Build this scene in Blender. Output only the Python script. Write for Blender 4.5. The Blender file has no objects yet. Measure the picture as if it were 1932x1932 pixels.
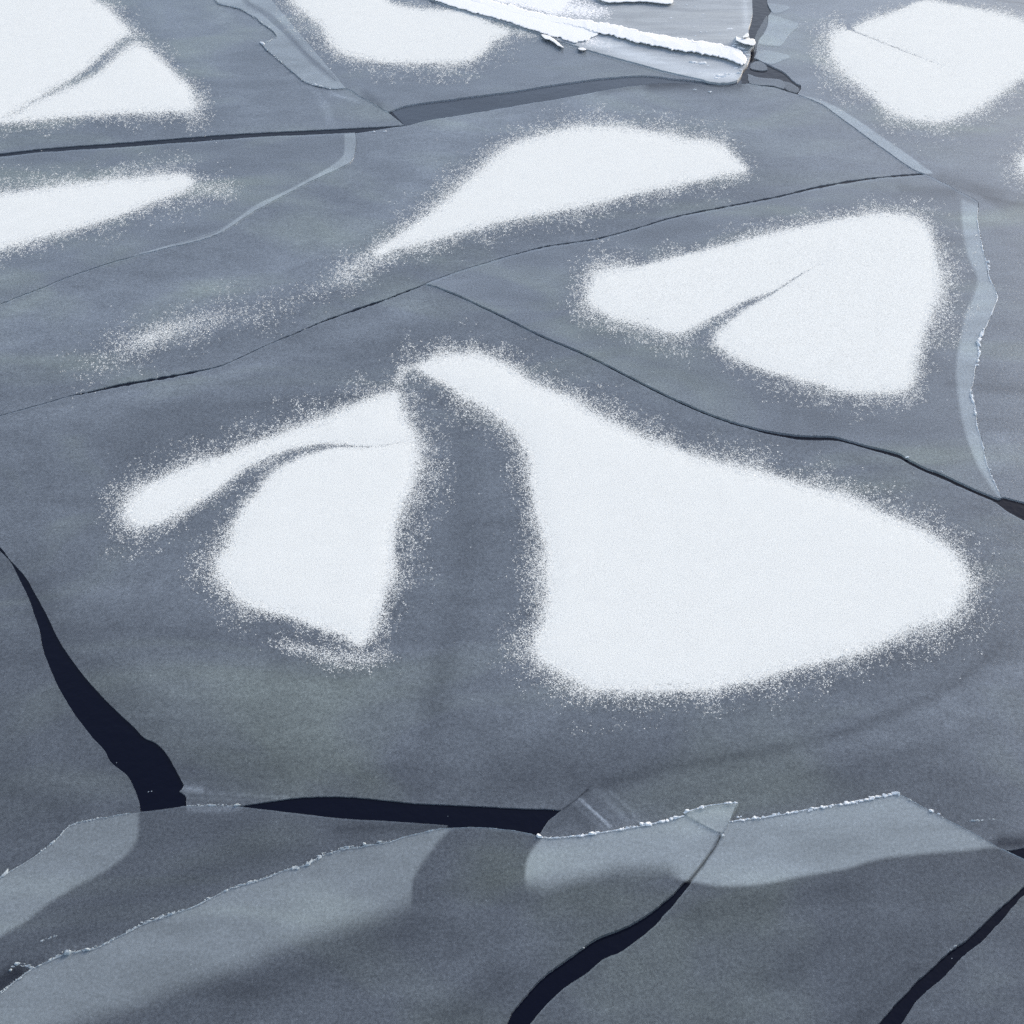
import bpy, math, random
import numpy as np
from mathutils import Vector
from mathutils.geometry import delaunay_2d_cdt

# ------------------------------------------------------------------ camera
CAM_H, PITCH, FOV = 14.0, 41.0, 40.0
sc = bpy.context.scene
cam_d = bpy.data.cameras.new('camera')
cam = bpy.data.objects.new('camera', cam_d)
sc.collection.objects.link(cam)
cam.location = (0, 0, CAM_H)
cam.rotation_euler = (math.radians(90 - PITCH), 0, 0)
cam_d.sensor_fit = 'HORIZONTAL'
cam_d.angle = math.radians(FOV)
cam_d.clip_end = 3000
sc.camera = cam

# ------------------------------------------------------------------ sky, sun, exposure
SUN_EL, SUN_AZ = 24.0, 45.0            # low hazy sun ahead, off to the right
w = bpy.data.worlds.new('World')
sc.world = w
w.use_nodes = True
nt = w.node_tree
sky = nt.nodes.new('ShaderNodeTexSky')
sky.sky_type = 'NISHITA'
sky.sun_disc = False
sky.sun_elevation = math.radians(SUN_EL)
sky.sun_rotation = math.radians(SUN_AZ)
sky.air_density = 1.0
sky.dust_density = 1.0
sky.ozone_density = 1.0
bg = nt.nodes['Background']
bg.inputs['Strength'].default_value = 0.15
hs = nt.nodes.new('ShaderNodeHueSaturation')      # thin overcast: the blue is washed out
hs.inputs['Saturation'].default_value = 0.76
nt.links.new(sky.outputs['Color'], hs.inputs['Color'])
nt.links.new(hs.outputs['Color'], bg.inputs['Color'])
sun_d = bpy.data.lights.new('sun', 'SUN')
sun_d.energy = 2.0
sun_d.angle = math.radians(30)
sun_d.color = (1.0, 0.90, 0.78)
sun = bpy.data.objects.new('sun', sun_d)
sc.collection.objects.link(sun)
az, el = math.radians(SUN_AZ), math.radians(SUN_EL)
sd = Vector((math.sin(az) * math.cos(el), math.cos(az) * math.cos(el), math.sin(el)))
sun.rotation_euler = sd.to_track_quat('Z', 'Y').to_euler()
sun.location = (0, 0, 30)
sc.view_settings.view_transform = 'Standard'
sc.view_settings.look = 'None'
sc.view_settings.exposure = 0.65
sc.view_settings.gamma = 1.0
sc.cycles.use_denoising = False
sc.cycles.transparent_max_bounces = 12
sc.cycles.max_bounces = 6
sc.cycles.diffuse_bounces = 3

# ------------------------------------------------------------------ plan grid -> ground
# The plan is drawn on a 1932-unit survey grid and laid onto the ice surface.
N0 = 1932.0
FOC = (N0 / 2) / math.tan(math.radians(FOV / 2))
cp, sp = math.cos(math.radians(PITCH)), math.sin(math.radians(PITCH))


def G(u, v, z=0.0):
    """plan grid point(s) -> world x, y on the plane z"""
    u = np.asarray(u, float); v = np.asarray(v, float)
    x = (u - N0 / 2) / FOC
    y = (N0 / 2 - v) / FOC
    dy = cp + y * sp
    dz = -sp + y * cp
    t = (z - CAM_H) / dz
    return x * t, dy * t


def unit(v):
    """metres per plan unit across, and the squash of depth, at plan row v"""
    y = (N0 / 2 - np.asarray(v, float)) / FOC
    dz = -sp + y * cp
    t = -CAM_H / dz
    return t / FOC, -dz / np.sqrt(1 + y * y)


rng = np.random.default_rng(7)
random.seed(7)


def spline(pts, step=6.0, rough=0.0, closed=False):
    """Catmull-Rom through pts, resampled, with a little ragged noise"""
    P = [np.array(p[:2], float) for p in pts]
    n = len(P)
    out = []
    segs = n if closed else n - 1
    for i in range(segs):
        p1, p2 = P[i], P[(i + 1) % n]
        p0 = P[(i - 1) % n] if (closed or i > 0) else p1 * 2 - p2
        p3 = P[(i + 2) % n] if (closed or i + 2 < n) else p2 * 2 - p1
        L = np.linalg.norm(p2 - p1)
        k = max(1, int(L / step))
        # centripetal-ish: damp tangents where neighbours are far longer
        m1 = (p2 - p0) * 0.5; m2 = (p3 - p1) * 0.5
        for m in (m1, m2):
            l = np.linalg.norm(m)
            if l > L: m *= L / l
        for j in range(k):
            t = j / k
            h = (2*t**3 - 3*t**2 + 1) * p1 + (t**3 - 2*t**2 + t) * m1 + (-2*t**3 + 3*t**2) * p2 + (t**3 - t**2) * m2
            out.append(h)
    if not closed: out.append(P[-1])
    A = np.array(out)
    if rough and len(A) > 4:
        nz = rng.normal(0, 1, A.shape)
        lo = np.repeat(rng.normal(0, 1, (len(A) // 4 + 2, 2)), 4, 0)[:len(A)]
        k = np.ones((5,)) / 5
        lo = np.stack([np.convolve(lo[:, i], k, 'same') for i in (0, 1)], 1)
        d = rough * (0.55 * nz + 0.9 * lo)
        if not closed: d[0] = 0; d[-1] = 0
        A = A + d
    return A


def cat(*parts):
    out = []
    for p in parts:
        for q in np.asarray(p, float)[:, :2]:
            if not out or np.hypot(*(q - out[-1])) > 0.05:
                out.append(q)
    if np.hypot(*(out[0] - out[-1])) < 0.05: out.pop()
    return np.array(out)


def rev(a): return np.asarray(a)[::-1]


def crack(pts, step=6, rough=0.25):
    """centre line with widths (u, v, w) -> upper and lower banks"""
    c = spline(pts, step, rough)
    P = np.array(pts, float)
    s = np.concatenate([[0], np.cumsum(np.hypot(*np.diff(P[:, :2], axis=0).T))])
    sc_ = np.concatenate([[0], np.cumsum(np.hypot(*np.diff(c, axis=0).T))])
    wv = np.interp(sc_ / sc_[-1], s / s[-1], P[:, 2])
    wv = wv * (1 + 0.25 * rng.normal(0, 1, len(wv))).clip(0.5, 1.6)
    up = c.copy(); lo = c.copy()
    up[:, 1] -= wv / 2; lo[:, 1] += wv / 2
    return up, lo


def dist_poly(pts, line, closed=False):
    """distance and nearest segment param of pts (n,2) to a polyline"""
    L = np.asarray(line, float)
    a = L; b = np.roll(L, -1, 0)
    if not closed: a, b = L[:-1], L[1:]
    best = np.full(len(pts), 1e18); idx = np.zeros(len(pts)); 
    ch = 60000
    for s in range(0, len(pts), ch):
        p = pts[s:s + ch]
        bb = np.full(len(p), 1e18); ii = np.zeros(len(p))
        for k in range(len(a)):
            d = b[k] - a[k]
            l2 = d @ d
            t = ((p - a[k]) @ d / l2).clip(0, 1) if l2 > 0 else np.zeros(len(p))
            q = p - a[k] - t[:, None] * d
            dd = (q * q).sum(1)
            m = dd < bb
            bb[m] = dd[m]; ii[m] = k + t[m]
        best[s:s + ch] = bb; idx[s:s + ch] = ii
    return np.sqrt(best), idx


def inside(pts, poly):
    P = np.asarray(poly, float)
    x, y = pts[:, 0], pts[:, 1]
    r = np.zeros(len(pts), bool)
    j = len(P) - 1
    for i in range(len(P)):
        yi, yj = P[i, 1], P[j, 1]
        if yi != yj:
            c = ((yi > y) != (yj > y)) & (x < (P[j, 0] - P[i, 0]) * (y - yi) / (yj - yi) + P[i, 0])
            r ^= c
        j = i
    return r


def vnoise(p, scale, seed):
    """smooth value noise, 0..1"""
    q = p / scale
    i = np.floor(q).astype(np.int64); f = q - i
    f = f * f * (3 - 2 * f)

    def h(a, b):
        n = (a * 374761393 + b * 668265263 + seed * 982451653) & 0x7fffffff
        n = ((n ^ (n >> 13)) * 1274126177) & 0x7fffffff
        return ((n ^ (n >> 16)) & 0xffff) / 65535.0
    a, b = i[:, 0], i[:, 1]
    return (h(a, b) * (1 - f[:, 0]) + h(a + 1, b) * f[:, 0]) * (1 - f[:, 1]) + (h(a, b + 1) * (1 - f[:, 0]) + h(a + 1, b + 1) * f[:, 0]) * f[:, 1]


# ------------------------------------------------------------------ materials
def new_mat(name):
    m = bpy.data.materials.new(name)
    m.use_nodes = True
    t = m.node_tree
    for n in list(t.nodes):
        if n.type != 'OUTPUT_MATERIAL': t.nodes.remove(n)
    return m, t, t.nodes['Material Output']


def N(t, kind, **kw):
    n = t.nodes.new(kind)
    for k, v in kw.items():
        if k in n.inputs: n.inputs[k].default_value = v
        else: setattr(n, k, v)
    return n


def noise(t, vec, scale, detail=2.0, rough=0.5, dist=0.0):
    n = N(t, 'ShaderNodeTexNoise')
    n.inputs['Scale'].default_value = scale
    n.inputs['Detail'].default_value = detail
    n.inputs['Roughness'].default_value = rough
    n.inputs['Distortion'].default_value = dist
    t.links.new(vec, n.inputs['Vector'])
    return n.outputs['Fac']


def rng_map(t, src, a, b, lo=0.0, hi=1.0):
    n = N(t, 'ShaderNodeMapRange')
    n.inputs['From Min'].default_value = lo; n.inputs['From Max'].default_value = hi
    n.inputs['To Min'].default_value = a; n.inputs['To Max'].default_value = b
    t.links.new(src, n.inputs['Value'])
    return n.outputs['Result']


def mul(t, a, b, op='MULTIPLY', clamp=False):
    n = N(t, 'ShaderNodeMath', operation=op, use_clamp=clamp)
    for i, x in enumerate((a, b)):
        if isinstance(x, (int, float)): n.inputs[i].default_value = x
        else: t.links.new(x, n.inputs[i])
    return n.outputs[0]


def ice_material(name, blue, green, gloss_rough=0.18, grain=0.26, gloss=1.0, bump=0.25, tilt=(0.5, 1.0)):
    m, t, out = new_mat(name)
    pos = N(t, 'ShaderNodeNewGeometry').outputs['Position']
    mp = N(t, 'ShaderNodeMapping')
    mp.inputs['Rotation'].default_value = (0, 0, 0.35)
    mp.inputs['Scale'].default_value = (tilt[0], tilt[1], 1)
    t.links.new(pos, mp.inputs['Vector'])
    at = N(t, 'ShaderNodeAttribute', attribute_name='ice')
    sep = N(t, 'ShaderNodeSeparateColor')
    t.links.new(at.outputs['Color'], sep.inputs['Color'])
    opa, bri, grn = sep.outputs[0], sep.outputs[1], sep.outputs[2]
    big = noise(t, mp.outputs['Vector'], 0.36, 3.0, 0.5, 1.6)
    mid = noise(t, mp.outputs['Vector'], 2.1, 4.0, 0.6, 0.8)
    fin = noise(t, pos, 26.0, 3.0, 0.65)
    fin2 = noise(t, pos, 75.0, 2.0, 0.6)
    gsel = mul(t, rng_map(t, big, -0.9, 0.9, 0.3, 0.7), grn, 'ADD', True)
    mix = N(t, 'ShaderNodeMix', data_type='RGBA')
    mix.inputs['A'].default_value = (*blue, 1); mix.inputs['B'].default_value = (*green, 1)
    t.links.new(gsel, mix.inputs['Factor'])
    k = mul(t, bri, rng_map(t, big, 0.84, 1.16, 0.3, 0.7))
    k = mul(t, k, rng_map(t, mid, 0.93, 1.07, 0.3, 0.7))
    k = mul(t, k, rng_map(t, fin, 1 - grain, 1 + grain, 0.3, 0.7))
    k = mul(t, k, rng_map(t, fin2, 1 - grain * .8, 1 + grain * .8, 0.3, 0.7))
    # sparse pale frost flecks frozen into the sheet
    vor = N(t, 'ShaderNodeTexVoronoi'); vor.inputs['Scale'].default_value = 13.0
    t.links.new(pos, vor.inputs['Vector'])
    fl = rng_map(t, vor.outputs['Distance'], 0.9, 0.0, 0.03, 0.18)
    fmask = rng_map(t, noise(t, pos, 5.0, 2.0), 0.0, 1.0, 0.48, 0.7)
    k = mul(t, k, mul(t, mul(t, fl, fmask), 1.0, 'ADD'))
    sc_ = N(t, 'ShaderNodeVectorMath', operation='SCALE')
    t.links.new(mix.outputs['Result'], sc_.inputs[0]); t.links.new(k, sc_.inputs['Scale'])
    dif = N(t, 'ShaderNodeBsdfDiffuse')
    t.links.new(sc_.outputs[0], dif.inputs['Color'])
    tr = N(t, 'ShaderNodeBsdfTransparent')
    ms = N(t, 'ShaderNodeMixShader')
    t.links.new(mul(t, opa, rng_map(t, mid, 0.95, 1.05, 0.3, 0.7), clamp=True), ms.inputs[0])
    t.links.new(tr.outputs[0], ms.inputs[1]); t.links.new(dif.outputs[0], ms.inputs[2])
    bp = N(t, 'ShaderNodeBump'); bp.inputs['Strength'].default_value = bump; bp.inputs['Distance'].default_value = 0.012
    t.links.new(fin, bp.inputs['Height'])
    gl = N(t, 'ShaderNodeBsdfGlossy'); gl.inputs['Roughness'].default_value = gloss_rough
    t.links.new(bp.outputs[0], gl.inputs['Normal'])
    fr = N(t, 'ShaderNodeFresnel'); fr.inputs['IOR'].default_value = 1.31
    ms2 = N(t, 'ShaderNodeMixShader')
    # reflections vanish where the sheet thins out to nothing
    gm = rng_map(t, opa, 0.0, 1.0, 0.0, 0.3)
    # light coming up through the sheet is not mirrored back
    gm = mul(t, gm, mul(t, 1.0, N(t, 'ShaderNodeNewGeometry').outputs['Backfacing'], 'SUBTRACT'))
    t.links.new(mul(t, mul(t, fr.outputs[0], gloss), gm), ms2.inputs[0])
    t.links.new(ms.outputs[0], ms2.inputs[1]); t.links.new(gl.outputs[0], ms2.inputs[2])
    t.links.new(ms2.outputs[0], out.inputs['Surface'])
    return m


def snow_material(name, col, dark=0.08, scale=38.0):
    m, t, out = new_mat(name)
    pos = N(t, 'ShaderNodeNewGeometry').outputs['Position']
    fin = noise(t, pos, scale, 3.0, 0.7)
    mid = noise(t, pos, 3.0, 3.0, 0.5)
    k = mul(t, rng_map(t, fin, 1 - dark, 1.0, 0.34, 0.50), rng_map(t, mid, 0.975, 1.0, 0.3, 0.7))
    v = N(t, 'ShaderNodeVectorMath', operation='SCALE')
    v.inputs[0].default_value = col
    t.links.new(k, v.inputs['Scale'])
    b = N(t, 'ShaderNodeBsdfPrincipled')
    b.inputs['Roughness'].default_value = 0.9
    b.inputs['Specular IOR Level'].default_value = 0.15
    t.links.new(v.outputs[0], b.inputs['Base Color'])
    bp = N(t, 'ShaderNodeBump'); bp.inputs['Strength'].default_value = 0.35; bp.inputs['Distance'].default_value = 0.01
    t.links.new(fin, bp.inputs['Height']); t.links.new(bp.outputs[0], b.inputs['Normal'])
    t.links.new(b.outputs[0], out.inputs['Surface'])
    return m


def water_material():
    m, t, out = new_mat('open_water')
    pos = N(t, 'ShaderNodeNewGeometry').outputs['Position']
    b = N(t, 'ShaderNodeBsdfPrincipled')
    b.inputs['Base Color'].default_value = (0.0006, 0.0011, 0.0085, 1)
    b.inputs['Roughness'].default_value = 0.08
    b.inputs['IOR'].default_value = 1.30
    bp = N(t, 'ShaderNodeBump'); bp.inputs['Strength'].default_value = 0.25; bp.inputs['Distance'].default_value = 0.02
    t.links.new(noise(t, pos, 7.0, 3.0, 0.55), bp.inputs['Height'])
    t.links.new(bp.outputs[0], b.inputs['Normal'])
    t.links.new(b.outputs[0], out.inputs['Surface'])
    return m


M_ICE = ice_material('lake_ice', (0.310, 0.353, 0.402), (0.318, 0.368, 0.362))
M_SHEEN = ice_material('lead_sheen', (0.36, 0.44, 0.54), (0.36, 0.44, 0.54), gloss_rough=0.1, grain=0.03, bump=0.05)  # pale film colour standing in for sky reflected in the upper lead
M_TONGUE = ice_material('rafted_ice', (0.67, 0.755, 0.785), (0.67, 0.755, 0.77), grain=0.12, gloss=0.2)
M_PALE = ice_material('frosted_ice', (0.41, 0.44, 0.465), (0.43, 0.455, 0.465), gloss_rough=0.4, grain=0.10, tilt=(0.4, 2.5))
M_SNOW = snow_material('dry_snow', (0.895, 0.905, 0.868), 0.42, 75.0)
M_DRIFT = snow_material('packed_snow', (0.96, 0.96, 0.955), 0.02)
M_CRUMB = snow_material('crushed_ice', (0.80, 0.83, 0.85), 0.12, 60)
M_CRUMB_DIM = snow_material('wet_crushed_ice', (0.42, 0.47, 0.50), 0.25, 60)
M_WATER = water_material()

COL = sc.collection


def mesh_obj(name, verts, faces, mat, parent=None, attr=None, smooth=False):
    me = bpy.data.meshes.new(name)
    if isinstance(faces, np.ndarray):
        nf, k = faces.shape
        me.vertices.add(len(verts)); me.vertices.foreach_set('co', np.asarray(verts, np.float32).ravel())
        me.loops.add(nf * k); me.loops.foreach_set('vertex_index', faces.astype(np.int32).ravel())
        me.polygons.add(nf)
        me.polygons.foreach_set('loop_start', np.arange(0, nf * k, k, dtype=np.int32))
        me.update(calc_edges=True)
    else:
        me.from_pydata([tuple(map(float, v)) for v in verts], [], faces)
        me.update()
    if attr is not None:
        a = me.attributes.new('ice', 'FLOAT_COLOR', 'POINT')
        a.data.foreach_set('color', np.asarray(attr, np.float32).ravel())
    if smooth: me.polygons.foreach_set('use_smooth', np.ones(len(me.polygons), bool))
    me.materials.append(mat)
    o = bpy.data.objects.new(name, me)
    COL.objects.link(o)
    if parent is not None: o.parent = parent
    return o


def tag(o, label, cat_, group=None):
    o['label'] = label; o['category'] = cat_
    if group: o['group'] = group
    return o


def triangulate(poly, extra):
    P = [Vector(p) for p in poly]
    n = len(P)
    allv = P + [Vector(p) for p in extra]
    r = delaunay_2d_cdt(allv, [], [list(range(n))], 1, 1e-3)
    V = np.array([tuple(v) for v in r[0]]); F = [list(f) for f in r[2]]
    return V, F


def grid_inside(poly, pitch, margin=None):
    lo, hi = poly.min(0), poly.max(0)
    xs = np.arange(lo[0], hi[0], pitch); ys = np.arange(lo[1], hi[1], pitch)
    X, Y = np.meshgrid(xs, ys)
    p = np.stack([X.ravel(), Y.ravel()], 1)
    p += rng.uniform(-.3, .3, p.shape) * pitch
    p = p[inside(p, poly)]
    if len(p):
        d, _ = dist_poly(p, poly, True)
        p = p[d > (margin or pitch * 0.4)]
    return p


def stroke_points(st):
    out = []
    for pts, wd, amp in st:
        c = spline(pts, max(2.0, wd * 0.6))
        tg = np.gradient(c, axis=0); tg /= np.linalg.norm(tg, axis=1)[:, None] + 1e-9
        nm = np.stack([-tg[:, 1], tg[:, 0]], 1)
        for o in (-1.6, -0.9, -0.4, 0, 0.4, 0.9, 1.6):
            out.append(c + nm * o * wd)
    return np.concatenate(out) if out else np.zeros((0, 2))


def sheet(name, poly, z, mat, parent=None, opac=0.34, bright=1.0, green=0.0, strokes=(), fades=(), pitch=26, thick=0.045, dense=None, edge_glow=0.0):
    """a sheet of ice: flat top on the outline, real sides reaching down into the water.
    strokes: (polyline, width, +-brightness) thickness streaks and painted shading; fades: (polyline, width, opacity at the line)"""
    ex = [grid_inside(poly, pitch)]
    sp_ = stroke_points(list(strokes) + [(f[0], f[1] * 0.6, 0) for f in fades])
    if len(sp_):
        sp_ = sp_[inside(sp_, poly)]
        if len(sp_):
            d, _ = dist_poly(sp_, poly, True); sp_ = sp_[d > 0.5]
            ex.append(sp_)
    V, F = triangulate(poly, np.concatenate(ex))
    n = len(V)
    o_ = np.full(n, opac); b_ = np.full(n, bright); g_ = np.full(n, float(green) if not callable(green) else 0.0)
    if callable(green): g_ = green(V)
    for pts, wd, amp in strokes:
        d, _ = dist_poly(V, spline(pts, 8))
        b_ *= 1 + (2.0 if wd > 18 else 1.6 if wd > 9 else 1.0) * amp * np.exp(-(d / wd) ** 2)
    for pts, wd, val in fades:
        d, _ = dist_poly(V, spline(pts, 8))
        t = (d / wd).clip(0, 1); t = t * t * (3 - 2 * t)
        o_ *= val + (1 - val) * t
    x, y = G(V[:, 0], V[:, 1], z)
    W = np.stack([x, y, np.full(n, z)], 1)
    # face up
    F2 = []
    cnt = {}
    for f in F:
        a, b, c = W[f[0]], W[f[1]], W[f[2]]
        if (b[0]-a[0])*(c[1]-a[1]) - (b[1]-a[1])*(c[0]-a[0]) < 0: f = f[::-1]
        F2.append(f)
        for i in range(len(f)):
            e = (f[i], f[(i+1) % len(f)])
            cnt[e] = 1
    rim = [(a, b) for (a, b) in cnt if (b, a) not in cnt]
    low = {}
    W = list(map(tuple, W)); A = [(o_[i], b_[i], g_[i], 1) for i in range(n)]
    if thick:
        for a, b in rim:
            for q in (a, b):
                if q not in low:
                    low[q] = len(W)
                    W.append((W[q][0], W[q][1], z - thick)); A.append((min(1, o_[q] * 1.3), b_[q] * (1.0 + edge_glow), g_[q], 1))
        for a, b in rim: F2.append([a, low[a], low[b], b])
    return mesh_obj(name, W, F2, mat, parent, A)


# ------------------------------------------------------------------ snow
MSNOW_TRIS = [0]


def flakes(name, pts, zf, mat, parent, size=1.0):
    n = len(pts)
    s, sq = unit(pts[:, 1])
    x, y = G(pts[:, 0], pts[:, 1], zf)
    r = s * 0.92 * size * rng.lognormal(-0.1, 0.36, n).clip(.4, 2.0)
    ang = rng.uniform(0, 2 * math.pi, n)
    V = np.zeros((n, 4, 3))
    for k in range(3):
        a = ang + k * 2 * math.pi / 3 + rng.uniform(-.4, .4, n)
        rr = r * rng.uniform(0.75, 1.3, n)
        V[:, k, 0] = x + rr * np.cos(a)
        V[:, k, 1] = y + rr * np.sin(a)
        V[:, k, 2] = zf + 0.0008
    V[:, 3, 0] = x + r * rng.uniform(-.25, .25, n); V[:, 3, 1] = y + r * rng.uniform(-.25, .25, n)
    V[:, 3, 2] = zf + 0.001 + r * rng.uniform(0.03, 0.12, n)
    b = np.arange(n)[:, None] * 4
    F = np.concatenate([b + np.array([[0, 1, 3]]), b + np.array([[1, 2, 3]]), b + np.array([[2, 0, 3]])], 0)
    MSNOW_TRIS[0] += len(F)
    o = mesh_obj(name, V.reshape(-1, 3), F, mat, parent)
    o['kind'] = 'stuff'
    return o


def snow_patch(label, cores, z, L=16.0, streaks=(), size=1.0, seed=1, clip=None, mat=None, height=0.006, group=None, name='snow_patch', tip=0.95):
    """cores: closed outlines of solid snow, points (u, v[, fringe length]); streaks: (u, v, width, density) trails of thin snow"""
    mat = mat or M_SNOW
    root = None
    polys = []
    for core in cores:
        c = np.array([p[:2] for p in core], float)
        Ls = np.array([p[2] if len(p) > 2 else L for p in core], float)
        A = spline([tuple(p) for p in c], 7, 0.0, True)
        d, i = dist_poly(A, c, True)
        k = np.floor(i).astype(int) % len(c); f = i - np.floor(i)
        LA = Ls[k] * (1 - f) + Ls[(k + 1) % len(c)] * f
        polys.append((A, LA))
    V_all, F_all = [], []
    off = 0
    for A, LA in polys:
        # ragged inner outline of the unbroken cover
        tg = np.roll(A, -1, 0) - np.roll(A, 1, 0)
        nm = np.stack([tg[:, 1], -tg[:, 0]], 1); nm /= np.linalg.norm(nm, axis=1)[:, None] + 1e-9
        if np.sum(A[:, 0] * np.roll(A[:, 1], -1) - np.roll(A[:, 0], -1) * A[:, 1]) > 0: nm = -nm
        ins_ = np.minimum(4.5, LA * 0.32)
        c = A + nm * (ins_ * (1 + rng.uniform(-.75, .75, len(A))))[:, None]
        V, F = triangulate(c, grid_inside(c, 14, 4))
        d, _ = dist_poly(V, c, True)
        h = height * (1 - np.exp(-d / 16.0)) + 0.0016
        h *= 1 + 0.25 * (vnoise(V, 60, 5) - .5)
        x, y = G(V[:, 0], V[:, 1], z)
        W = np.stack([x, y, z + h], 1)
        for f in F:
            a, b, q = W[f[0]], W[f[1]], W[f[2]]
            if (b[0]-a[0])*(q[1]-a[1]) - (b[1]-a[1])*(q[0]-a[0]) < 0: f = f[::-1]
            F_all.append([j + off for j in f])
        V_all.append(W); off += len(W)
    if V_all:
        root = mesh_obj(name, np.concatenate(V_all), F_all, mat, None, smooth=True)
    else:
        root = bpy.data.objects.new(name, None); COL.objects.link(root)
        u0, v0 = streaks[len(streaks)//2][:2]
        gx, gy = G(u0, v0, z); root.location = (gx, gy, z)
    # loose grains round the cover
    los, his = [], []
    for A, LA in polys:
        m = LA.max() * 3.4
        los.append(A.min(0) - m); his.append(A.max(0) + m)
    if streaks:
        S = np.array(streaks, float); m = S[:, 2].max() * 2.6
        los.append(S[:, :2].min(0) - m); his.append(S[:, :2].max(0) + m)
    lo = np.maximum(np.min(los, 0), -70); hi = np.minimum(np.max(his, 0), 2000)
    rows = []
    v = lo[1]
    px = 1.02 * size
    while v < hi[1]:
        _, sq = unit(v)
        dv = px * max(0.55, float(sq))
        xs = np.arange(lo[0], hi[0], px)
        rows.append(np.stack([xs, np.full(len(xs), v)], 1))
        v += dv
    p = np.concatenate(rows)
    p += rng.uniform(-.75, .75, p.shape) * px
    dens = np.zeros(len(p))
    warp = 1 + 0.7 * (vnoise(p, 42, seed + 3) - .5) + 0.4 * (vnoise(p, 13, seed + 4) - .5)
    for A, LA in polys:
        m = LA.max() * 3.4
        f0, f1 = A.min(0) - m, A.max(0) + m
        st = 2.0
        nx, ny = int((f1[0] - f0[0]) / st) + 2, int((f1[1] - f0[1]) / st) + 2
        gx, gy = np.meshgrid(f0[0] + st * np.arange(nx), f0[1] + st * np.arange(ny))
        gp = np.stack([gx.ravel(), gy.ravel()], 1)
        gd, gi = dist_poly(gp, A, True)
        gs = np.where(inside(gp, A), -gd, gd).reshape(ny, nx); gL = LA[np.floor(gi).astype(int) % len(LA)].reshape(ny, nx)
        bb = ((p > f0) & (p < f0 + st * (np.array([nx, ny]) - 1.01))).all(1)
        q = p[bb]
        if not len(q): continue
        fx, fy = (q[:, 0] - f0[0]) / st, (q[:, 1] - f0[1]) / st
        ix, iy = fx.astype(int), fy.astype(int); fx -= ix; fy -= iy
        dd = (gs[iy, ix] * (1 - fx) + gs[iy, ix + 1] * fx) * (1 - fy) + (gs[iy + 1, ix] * (1 - fx) + gs[iy + 1, ix + 1] * fx) * fy
        Lq = gL[iy, ix]
        e = dd.clip(0, None); Lw = Lq * warp[bb].clip(.35, 1.8)
        den = (1.0 * np.exp(-(e / (1.0 * Lw)) ** 1.12) - 0.012).clip(0, 1) + 0.004 * np.exp(-e / (1.6 * Lq))
        den = np.where(dd < 0, 0.96 + 0.06 * (-dd / 4).clip(0, 1), den)
        dens[bb] = np.maximum(dens[bb], den)
        # nothing loose on top of the cover's middle
        idx = np.where(bb)[0][dd < -7]
        dens[idx] = -1
    if streaks:
        S = np.array(streaks, float)
        d, i = dist_poly(p, S[:, :2])
        k = np.floor(i).astype(int).clip(0, len(S) - 2); f = i - k
        wd = S[k, 2] * (1 - f) + S[k + 1, 2] * f; pk = S[k, 3] * (1 - f) + S[k + 1, 3] * f
        ds = pk * np.exp(-(d / (wd * warp.clip(.4, 1.6))) ** 2)
        dens = np.where(dens < 0, dens, np.maximum(dens, ds))
    thr = 0.74 * rng.uniform(0, 1, len(p)) + 0.26 * vnoise(p, 4.0, seed + 9)
    # equalise the threshold so that it covers 0..1 evenly
    order = np.argsort(thr); rk = np.empty(len(p)); rk[order] = np.linspace(0, 1, len(p))
    keep = rk < dens
    if clip is not None: keep &= inside(p, clip)
    fo = flakes('loose_snow', p[keep], z, mat, root, size * (1 + 0.75 * dens[keep].clip(0, 1) ** 2.5))
    fo.location = -root.location
    tag(root, label, 'snow', group)
    return root


# ------------------------------------------------------------------ lumps, slabs
ICO = None


def lump_mesh(verts, faces, c, r, squash, ang=0.0):
    """append a broken, faceted lump"""
    ring = int(rng.integers(5, 8))
    base = len(verts)
    ph = rng.uniform(0, 6.28)
    ca, sa = math.cos(ang), math.sin(ang)
    prof = rng.uniform(0.55, 1.3, ring)
    tx, ty = rng.uniform(-.35, .35, 2)
    for lev, (rad, zz) in enumerate(((1.0, 0.0), (0.98, 0.5), (0.62, 1.0))):
        for k in range(ring):
            a = ph + (k + rng.uniform(-.25, .25)) * 2 * math.pi / ring
            q = rad * prof[k] * rng.uniform(0.85, 1.12)
            ex, ey = r[0] * q * math.cos(a), r[1] * q * math.sin(a)
            hz = squash * zz * (1 + tx * math.cos(a) + ty * math.sin(a)) * rng.uniform(.85, 1.15)
            verts.append((c[0] + ex * ca - ey * sa, c[1] + ex * sa + ey * ca, c[2] + hz))
    for lev in (0, 1):
        for k in range(ring):
            a, b = base + lev * ring + k, base + lev * ring + (k + 1) % ring
            faces.append([a, b, b + ring, a + ring])
    faces.append([base + 2 * ring + k for k in range(ring)])


def crumb(u, v, wu, hv, z, mat, parent, name='ice_crumb'):
    """one lump of crushed ice, wu x hv plan units, standing on plane z"""
    s, sq = unit(v)
    x, y = G(u, v, z)
    rx = wu * float(s) / 2
    hh = max(0.010, hv * float(s) * (0.25 if z == zC else 0.42))
    vs, fs = [], []
    lump_mesh(vs, fs, (0, 0, -0.004), (rx, rx * rng.uniform(.5, .8)), hh, rng.uniform(-.3, .3))
    for k in range(int(rng.integers(1, 4))):
        q = rng.uniform(.3, .62)
        lump_mesh(vs, fs, (rx * rng.uniform(-.9, .9), rx * rng.uniform(-.5, .3), -0.004), (rx * q, rx * q * rng.uniform(.5, .9)), hh * rng.uniform(.4, .95), rng.uniform(0, 3))
    o = mesh_obj(name, vs, fs, mat, parent)
    o.location = (float(x), float(y), z)
    return o


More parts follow.
